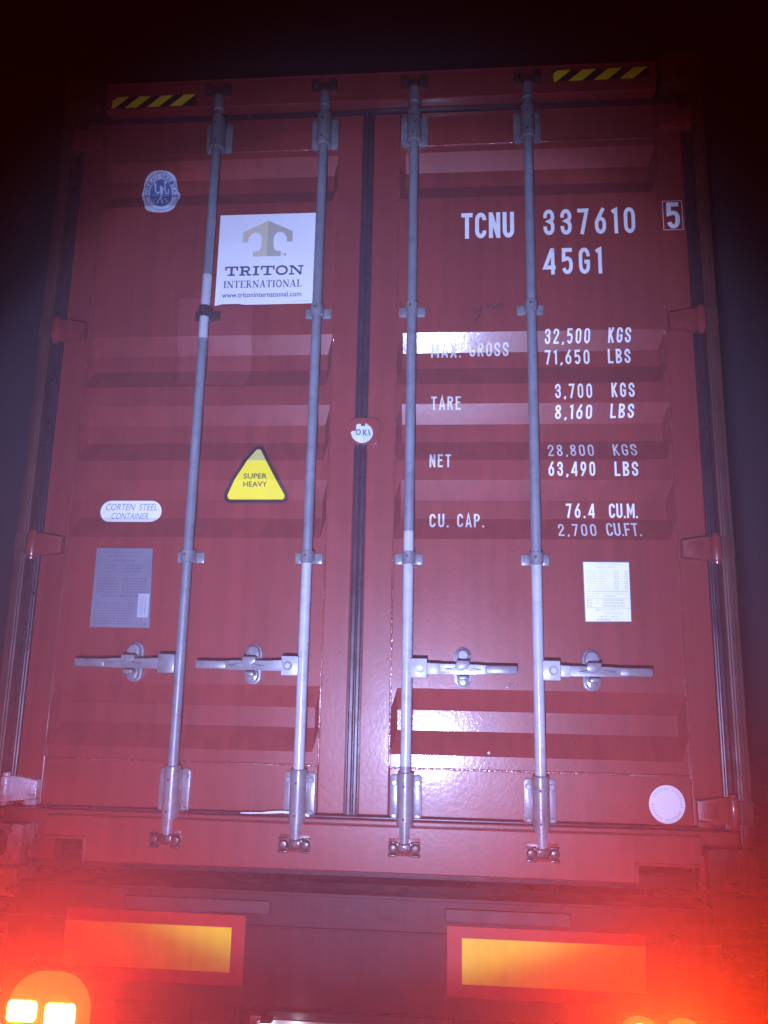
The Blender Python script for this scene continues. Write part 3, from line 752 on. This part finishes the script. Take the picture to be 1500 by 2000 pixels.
flat(bm, E([(775, 440), (828, 445), (826, 510), (772, 500)]), 2, y_); y_ -= .0001
for a_ in (([(480, 800), (630, 795)], 26), ([(745, 795), (900, 795)], 26), ([(495, 870), (520, 970), (560, 860)], 26), ([(790, 640), (810, 740), (870, 740), (880, 640)], 26), ([(830, 860), (780, 880), (860, 940), (800, 975)], 26)):
    ribbon(bm, E(a_[0]), False, a_[1] / 12.5 / 560 * .9, lambda q: q, y_, 2); y_ -= .0001
name_ = 'BUREAU VERITAS'
for k, c in enumerate(name_):
    if c == ' ': continue
    t_ = math.radians(182 - 184 * k / (len(name_) - 1) - (-0 if k < 7 else 0))
    cx_, cz_ = 690 + 335 * math.cos(t_), 775 - (455 if math.sin(t_) > 0 else 330) * math.sin(t_)
    tb = bmesh.new(); font_text(tb, c, -42, 42, -50, 50, 1, 0, .02)
    rot = t_ - math.pi / 2
    for v in tb.verts:
        uu, vv = v.co.x, v.co.z
        X, Z = epx(cx_ + uu * math.cos(rot) - vv * math.sin(rot), cz_ - (uu * math.sin(rot) + vv * math.cos(rot)))
        v.co = Vector((X, -.0005, Z))
    me = bpy.data.meshes.new('x'); tb.to_mesh(me); tb.free(); bm.from_mesh(me); bpy.data.meshes.remove(me)
bmesh.ops.recalc_face_normals(bm, faces=bm.faces)
fin_flat(bm, 'classification_emblem', [M['palebl'], M['navy'], M['palebl']], DL, eps=.0034, label='oval pale emblem reading BUREAU VERITAS round a torch bearer')

# grey data plate
pb = MB(); pb.prism([(-.942, .7565), (-.7300, .7565), (-.7400, 1.0325), (-.942, 1.0325)], YD - .0045, YD + .002, .0006)
DP = pb.build('data_plate', M['plate'], DL, label='grey metal data plate with small etched text')
bm = bmesh.new()
font_text(bm, 'APPROVED FOR TRANSPORT', -.915, -.765, 1.0130, 1.0205, 0, 0, .01); font_text(bm, 'UNDER CUSTOMS SEAL', -.900, -.785, 1.0000, 1.0070, 0, 0, .01); dashes(bm, -.88, -.80, .986, .005, 0, 0)
for z in (.970, .960, .948): dashes(bm, -.905, -.865, z, .004, 0, 0); dashes(bm, -.835, -.775, z, .004, 0, 0)
for k in range(6): dashes(bm, -.930, -.850, .924 - k * .0095, .004, 0, 0); dashes(bm, -.838, -.752, .924 - k * .0095, .004, 0, 0)
dashes(bm, -.905, -.780, .862, .006, 0, 0, .02)
for k in range(9): dashes(bm, -.932, -.785 - (.02 if k > 5 else 0), .838 - k * .0088, .0042, 0, 0)
for z in (.868, .853): rect(bm, -.936, -.748, z - .0006, z, 0, -.0001)
fin_flat(bm, 'etched_text', M['plink'], DL, eps=.0050)
bm = bmesh.new(); rect(bm, -.7765, -.7375, .792, .8735, 0, 0)
for x in (-.768, -.760, -.751): rect(bm, x, x + .0018, .800, .866, 1, -.0003)
fin_flat(bm, 'small_label', [M['inkgrey'], M['plink']], DL, eps=.0056, label='small pale label stuck on the grey data plate')
for x, z in ((-.888, .938), (-.805, .938), (-.748, .768), (-.930, .768)):
    rv = MB(); rv.cyl((x, YD - .006, z), (0, -1, 0), .0048, .004, 12, .003); rv.build('rivet', M['fitting'], DL)

# white owner plate with dark rim
bm = bmesh.new()
a, b, c, d = surf(1137, 1096), surf(1229, 1097), surf(1234, 1215.5), surf(1142, 1215.5)
def q4(u, v):
    t_ = Vector((a.x, a.z)).lerp(Vector((b.x, b.z)), u); u_ = Vector((d.x, d.z)).lerp(Vector((c.x, c.z)), u); r = t_.lerp(u_, v); return (r.x, r.y)
flat(bm, [q4(0, 0), q4(1, 0), q4(1, 1), q4(0, 1)], 1, 0); e = .018
flat(bm, [q4(e, e), q4(1 - e, e), q4(1 - e, 1 - e * .8), q4(e, 1 - e * .8)], 0, -.0005)
def pl(text, u0, u1, v, hh=.024):
    p, q = q4(u0, v + hh), q4(u1, v); font_text(bm, text, p[0], q[0], p[1], q[1], 2, -.001, .01)
pl('CONTAINERS', .30, .78, .030); pl('COMPANY  LIMITED', .28, .70, .085)
rows = ['EXTERNAL  LENGTH', 'EXTERNAL  WIDTH', 'EXTERNAL  HEIGHT', 'INTERNAL  LENGTH', 'INTERNAL  WIDTH', 'INTERNAL  HEIGHT', 'DOOR OPENING WIDTH', 'DOOR OPENING HEIGHT']
for k, rw in enumerate(rows):
    v = .155 + k * .0415; pl(rw, .07, .50 if k < 6 else .55, v, .020)
    p, q = q4(.65, v + .020), q4(.76, v); dashes(bm, p[0], q[0], p[1], q[1] - p[1], 2, -.001, .006)
    pl('MM', .88, .95, v, .018)
p, q = q4(.07, .508), q4(.96, .490); dashes(bm, p[0], q[0], p[1], q[1] - p[1], 2, -.001, .007)
for v in (.535, .612, .768):
    p, q = q4(.03, v + .004), q4(.98, v); rect(bm, p[0], q[0], p[1], q[1], 2, -.001)
pl('MODEL NO.', .07, .34, .562); p, q = q4(.42, .586), q4(.68, .562); dashes(bm, p[0], q[0], p[1], q[1] - p[1], 2, -.001, .007)
for k in range(3):
    v = .630 + k * .046; pl('NO.', .24, .33, v, .022) if k < 2 else None
    p, q = q4(.06, v + .024), q4(.18, v); dashes(bm, p[0], q[0], p[1], q[1] - p[1], 2, -.001, .006); p, q = q4(.40, v + .022), q4(.86, v); dashes(bm, p[0], q[0], p[1], q[1] - p[1], 2, -.001, .008)
pl('MANUFACTURED  BY', .24, .76, .790, .028); pl('CONTAINERS', .42, .82, .842, .028); pl('COMPANY  LIMITED', .28, .72, .895, .028); pl('P.R.C', .60, .74, .945, .028)
p, q = q4(.26, .973), q4(.56, .945); dashes(bm, p[0], q[0], p[1], q[1] - p[1], 2, -.001, .007)
fin_flat(bm, 'owner_plate', [M['stick'], M['ink'], M['faintink']], DR, eps=.0036, label='white data sticker with a dark rim and faint rows of print')

# round white sticker
bm = bmesh.new(); cx, cz = .9745, .2345
def rot2(p, r=-.35): return (cx + p[0] * math.cos(r) - p[1] * math.sin(r), cz + p[0] * math.sin(r) + p[1] * math.cos(r))
flat(bm, [rot2((.055 * math.cos(t), .0575 * math.sin(t))) for t in [6.2832 * k / 40 for k in range(40)]], 0, 0)
ribbon(bm, [rot2((.0505 * math.cos(t), .053 * math.sin(t))) for t in [6.2832 * k / 40 for k in range(40)]], True, .0012, lambda q: q, -.0004, 1)
for k in range(34):
    if k in (0, 9, 17, 18, 26): continue
    t = 6.2832 * k / 34; p0, p1 = rot2((.041 * math.cos(t), .0435 * math.sin(t))), rot2((.0475 * math.cos(t), .050 * math.sin(t)))
    ribbon(bm, [p0, p1], False, random.uniform(.003, .0055), lambda q: q, -.0005, 1)
fin_flat(bm, 'round_sticker', [M['stick'], M['faintink']], DR, label='round white sticker with a faint ring of print')

# seal cover plate and torn OK sticker on the centre seam
cp = MB(); cp.prism(rrect(-.057, .050, 1.404, 1.4995, .018, 6), YD - .020, YD - .0085, .004)
CPL = cont_part(cp, 'seam_plate', M['red'])
bm = bmesh.new()
ok = [(315, 810), (350, 775), (440, 770), (450, 690), (455, 620), (520, 600), (555, 600), (570, 655), (660, 655), (675, 580), (720, 610), (790, 665), (840, 740), (855, 830), (830, 920), (770, 1000), (690, 1050), (600, 1070), (500, 1050), (410, 1000), (345, 920)]
def okp(u, v): P = at(660 + u / 12.5, 780 + v / 12.5, YD - .020); return (P.x, P.z)
flat(bm, [okp(*p) for p in ok], 0, 0)
p, q = okp(430, 880), okp(565, 725); font_text(bm, 'O', p[0], q[0], p[1], q[1], 1, -.0004, .03)
p, q = okp(610, 890), okp(730, 730); font_text(bm, 'K', p[0], q[0], p[1], q[1], 1, -.0004, .03)
flat(bm, [okp(*p) for p in [(735, 720), (765, 740), (800, 860), (785, 910), (750, 860)]], 2, -.0003)
for f in bm.faces: f.normal_update()
bmesh.ops.triangulate(bm, faces=[f for f in bm.faces if len(f.verts) > 4])
for v in bm.verts: v.co.y += YD - .0212
for f in bm.faces:
    f.normal_update()
    if f.normal.y > 0: f.normal_flip()
me = bpy.data.meshes.new('ok_sticker'); bm.to_mesh(me); bm.free()
for m_ in ('palebl', 'ink', 'navy'): me.materials.append(M[m_])
o = bpy.data.objects.new('ok_sticker', me); link(o, CPL); o['label'] = 'torn round sticker reading OK'

# chips and rust specks on the right door
for px, py, r, mm in ((955, 1471, .0045, 'white2'), (999, 1336, .007, 'rust'), (989, 1342, .005, 'rust'), (1010, 1338, .004, 'rust'), (1122, 1450, .005, 'rust'), (1114, 1444, .003, 'rust'), (742, 803, .003, 'rust'), (870, 1318, .003, 'rust'), (470, 1390, .003, 'rust'), (980, 1575, .004, 'rust'), (560, 1440, .003, 'rust'), (220, 700, .003, 'rust')):
    P = surf(px, py); bm = bmesh.new()
    flat(bm, [(P.x + r * random.uniform(.5, 1.2) * math.cos(t * .698), P.z + r * random.uniform(.6, 1.4) * math.sin(t * .698)) for t in range(9)], 0, 0)
    fin_flat(bm, 'paint_chip', M[mm], DR if px > 708 else DL, eps=.0008)
# touch-up paint patches
bm = bmesh.new()
P = [(-.660, 1.955), (-.655, 1.700), (-.648, 1.640), (-.440, 1.634), (-.425, 1.66), (-.420, 1.92), (-.430, 1.965)]
P = [(-.715, 1.980), (-.712, 1.74), (-.706, 1.645), (-.46, 1.634), (-.438, 1.660), (-.432, 1.945), (-.575, 1.948), (-.580, 1.98)]
flat(bm, P, 0, 0)
fin_flat(bm, 'touch_up_patch', M['patch'], DL, eps=.0004, label='slightly lighter repainted patch below the square sticker')

# warning tapes on the header
def tape(px0, px1, z0, z1, first):
    x0, x1 = px0, px1
    t = MB(); t.mi = 1; t.poly([(x0, z0), (x1, z0), (x1, z1), (x0, z1)], .0025)
    t.mi = 0; n = 4; pit = (x1 - x0) / 3.78; hgt = z1 - z0
    for k in range(n):
        s0 = x0 + (k - .42) * pit
        P = [(s0, z0), (s0 + pit * .54, z0), (s0 + pit * .54 + hgt * 1.15, z1), (s0 + hgt * 1.15, z1)]
        cl = []
        for (xa, za), (xb, zb) in zip(P, P[1:] + P[:1]):   # clip at the left end
            if xa >= x0: cl.append((xa, za))
            if (xa < x0) != (xb < x0):
                f = (x0 - xa) / (xb - xa); cl.append((x0, za + (zb - za) * f))
        cl = [(min(x, x1), z) for x, z in cl]
        t.poly(cl, .0018)
    t.build('warning_tape', [M['yellow'], M['tapeblk']], HEAD, label='yellow and black striped warning tape')
tape(-1.027, -.690, 2.766, 2.815, 0); tape(.680, 1.034, 2.806, 2.853, 0)

# ================================================================== the trailer under the container
TR = empty('container_trailer', (0, 0, -1.15), 'maroon container trailer with yellow reflective boards and lit red tail lights', 'trailer')
t = MB()
t.box(-1.10, 1.10, .004, .14, -.155, -.052, .004); t.box(-1.10, 1.10, .010, .12, -.385, -.1555, .003)
t.box(-1.20, 1.20, .22, .40, -.052, -.010, .003); t.box(-1.10, 1.10, -.004, .012, -.062, -.0515, .002); t.box(-.322, .284, -.001, .012, -.160, -.153, .002)
BEAM = t.build('rear_beam', M['chassis'], TR)
for x0, x1 in ((-.715, -.255), (.285, .660)):
    t = MB(); t.box(x0, x1, -.010, .003, -.118, -.080, .003); t.build('cover_strip', M['mauve'], BEAM)
def board(x0, x1, y0, y1, side):
    b = MB(); b.box(x0, x1, .0005, .0095, y0, y1, .002)
    b.mi = 1
    a, c = (x0, x1 - .043) if side < 0 else (x0 + .046, x1 - .003)
    b.poly([(a, -.2885), (c, -.2885), (c, -.1615), (a, -.1615)], -.0008)
    o = b.build('reflective_board', [M['reflred'], M['reflyel']], TR)
    o['label'] = 'yellow reflective board with a red border'
board(-.905, -.330, -.327, -.1255, -1); board(.290, .880, -.325, -.1290, 1)
for x, z in ((-.990, -.288), (.964, -.143), (.972, -.215)):
    b = MB(); b.cyl((x, -.001, z), (0, -1, 0), .0205, .014, 20, .018, .003); b.cyl((x, -.011, z), (0, -1, 0), .011, .010, 6, None, .002)
    b.build('bolt', M['chassis'], BEAM, smooth=40)
for sx in (-1, 1):
    t = MB(); a, c = sorted((sx * 1.075, sx * 1.215))
    t.box(a, c, -.010, .16, -.100, -.014, .006); t.cyl((sx * 1.147, .075, -.008), (0, 0, 1), .045, .016, 20)
    t.build('twist_lock', M['bare'] if sx < 0 else M['chassis'], TR, smooth=40)
# tail lights
Yl = -.045
def bulb_light(x, z, power, tilt):
    l = bpy.data.lights.new('tail_bulb_light', 'SPOT'); o = bpy.data.objects.new('tail_bulb_light', l); COL.objects.link(o)
    o.location = (x, Yl - .022, z); o.rotation_euler = Vector((0.0 + tilt, -1, .16)).to_track_quat('-Z', 'Y').to_euler()
    l.energy = power; l.color = (1.0, .05, .004); l.spot_size = math.radians(110); l.spot_blend = 1.0; l.shadow_soft_size = .012
def lamp(pieces, hx0, hx1, hz0, hz1, lab):
    h = MB(); h.box(hx0, hx1, Yl + .014, -.0015, hz0, hz1, .012)
    H = h.build('tail_light', M['black'], TR, smooth=40, label=lab)
    return H
HL = lamp(None, at(2, 1950, Yl).x, at(183, 1950, Yl).x, -.585, at(90, 1899, Yl).z, 'lit left tail light with two white-hot bulbs')
p, q = at(4, 2075, Yl), at(180, 1903, Yl)
l = MB(); l.prism(rrect(p.x, q.x, p.z, q.z, .105, 10), Yl, Yl + .013, .008)
for k in range(9): l.box(p.x + .022 + k * .027, p.x + .028 + k * .027, Yl - .003, Yl + .002, p.z + .02, q.z - .04, .001)
l.build('lens', M['lens'], HL, smooth=40)
for u0, u1, v0, v1 in ((12, 68, 1998, 1957), (86, 145, 2010, 1959)):
    x0, x1, z0, z1 = at(u0, 1980, Yl - .01).x, at(u1, 1980, Yl - .01).x, at(60, v0, Yl - .01).z, at(60, v1, Yl - .01).z
    b = MB(); b.prism(rrect(x0, x1, z0, z1, .012, 4), Yl - .010, Yl - .0005, .003); b.build('bulb', M['bulb'], HL); bulb_light((x0 + x1) / 2, (z0 + z1) / 2, 1250, .1)
HR = lamp(None, .80, 1.09, -.56, -.338, 'lit right tail light with two round lenses')
for cx in (at(1250, 2000, Yl).x, at(1336, 2000, Yl).x):
    l = MB(); l.cyl((cx, Yl + .004, -.400), (0, -1, 0), .066, .016, 32, .060, .004); l.build('lens', M['lens'], HR, smooth=40)
    b = MB(); b.cyl((cx, Yl - .008, -.400), (0, -1, 0), .050, .007, 28, .044, .003); b.build('bulb', M['bulb'], HR); bulb_light(cx, -.40, 1350, -.1)
# number plate with its holder
n_ = MB(); n_.prism(rrect(-.250, .300, -.545, -.408, .008, 4), -.012, -.006, .001); n_.build('number_plate', M['silver'], TR)
n_ = MB(); n_.box(-.30, -.252, -.014, .009, -.56, -.400, .004); n_.cyl((-.272, -.020, -.412), (0, -1, 0), .010, .012, 14, .006, .002)
n_.build('plate_bracket', M['bare'], TR, smooth=40)
n_ = MB(); n_.mi = 0; n_.box(-.262, -.225, -.050, -.013, -.4065, -.392, .003); n_.mi = 1; n_.box(-.258, -.229, -.046, -.017, -.412, -.4066)
n_.build('plate_lamp', [M['black'], M['platelamp']], TR)
pl_ = bpy.data.lights.new('plate_lamp_light', 'POINT'); po = bpy.data.objects.new('plate_lamp_light', pl_); COL.objects.link(po)
po.location = (-.16, -.045, -.418); pl_.energy = .10; pl_.color = (.75, .8, 1.0); pl_.shadow_soft_size = .008
n_ = MB(); n_.box(-.251, .31, -.0055, .012, -.57, -.386, .002); n_.build('plate_backing', M['black'], TR)
# frame and running gear behind
for x in (-.45, .45):
    f = MB(); f.box(x - .07, x + .07, .145, 11.8, -.42, -.054, .004); f.build('frame_rail', M['chassis'], TR)
for y in (1.6, 2.9):
    f = MB(); f.cyl((0, y, -.65), (1, 0, 0), .07, 1.7, 16); f.build('axle', M['black'], TR)
    for x in (-1.0, 1.0):
        f = MB(); f.cyl((x, y, -.65), (1, 0, 0), .50, .36, 40, None, .04); f.mi = 1; f.cyl((x + (.17 if x > 0 else -.17), y, -.65), (1, 0, 0), .27, .04, 28)
        f.build('wheel', [M['tyre'], M['black']], TR, smooth=40)
f = MB(); f.box(-1.1, 1.1, .05, .15, -.78, -.66, .008); f.build('underrun_bar', M['chassis'], TR)
for x in (-.5, .4):
    f = MB(); f.box(x, x + .1, .151, .26, -.70, -.425); f.build('bar_support', M['chassis'], TR)

# ================================================================== added haze volume, stands in for lens glare
hz = MB(); hz.box(-24, 24, -24, 24, -2.3, 3.4)
m = bpy.data.materials.new('lens_glare_haze'); m.use_nodes = True; N = m.node_tree.nodes; N.remove(N['Principled BSDF'])
ad = N.new('ShaderNodeAddShader'); m.node_tree.links.new(ad.outputs[0], N['Material Output'].inputs['Volume'])
for k, (den, g_) in enumerate(((0.0021, -0.74), (0.0031, 0.76))):       # lobe for the flash veil (throws light back), lobe for lamp halos (forward)
    pv = N.new('ShaderNodeVolumePrincipled'); pv.inputs['Color'].default_value = (.95, .66, .95, 1) if k == 0 else (.92, .88, .92, 1)  # violet tint of lens flare put into the haze colour
    pv.inputs['Density'].default_value = den; pv.inputs['Anisotropy'].default_value = g_
    m.node_tree.links.new(pv.outputs[0], ad.inputs[k])
ho = hz.build('haze', m); ho['kind'] = 'stuff'
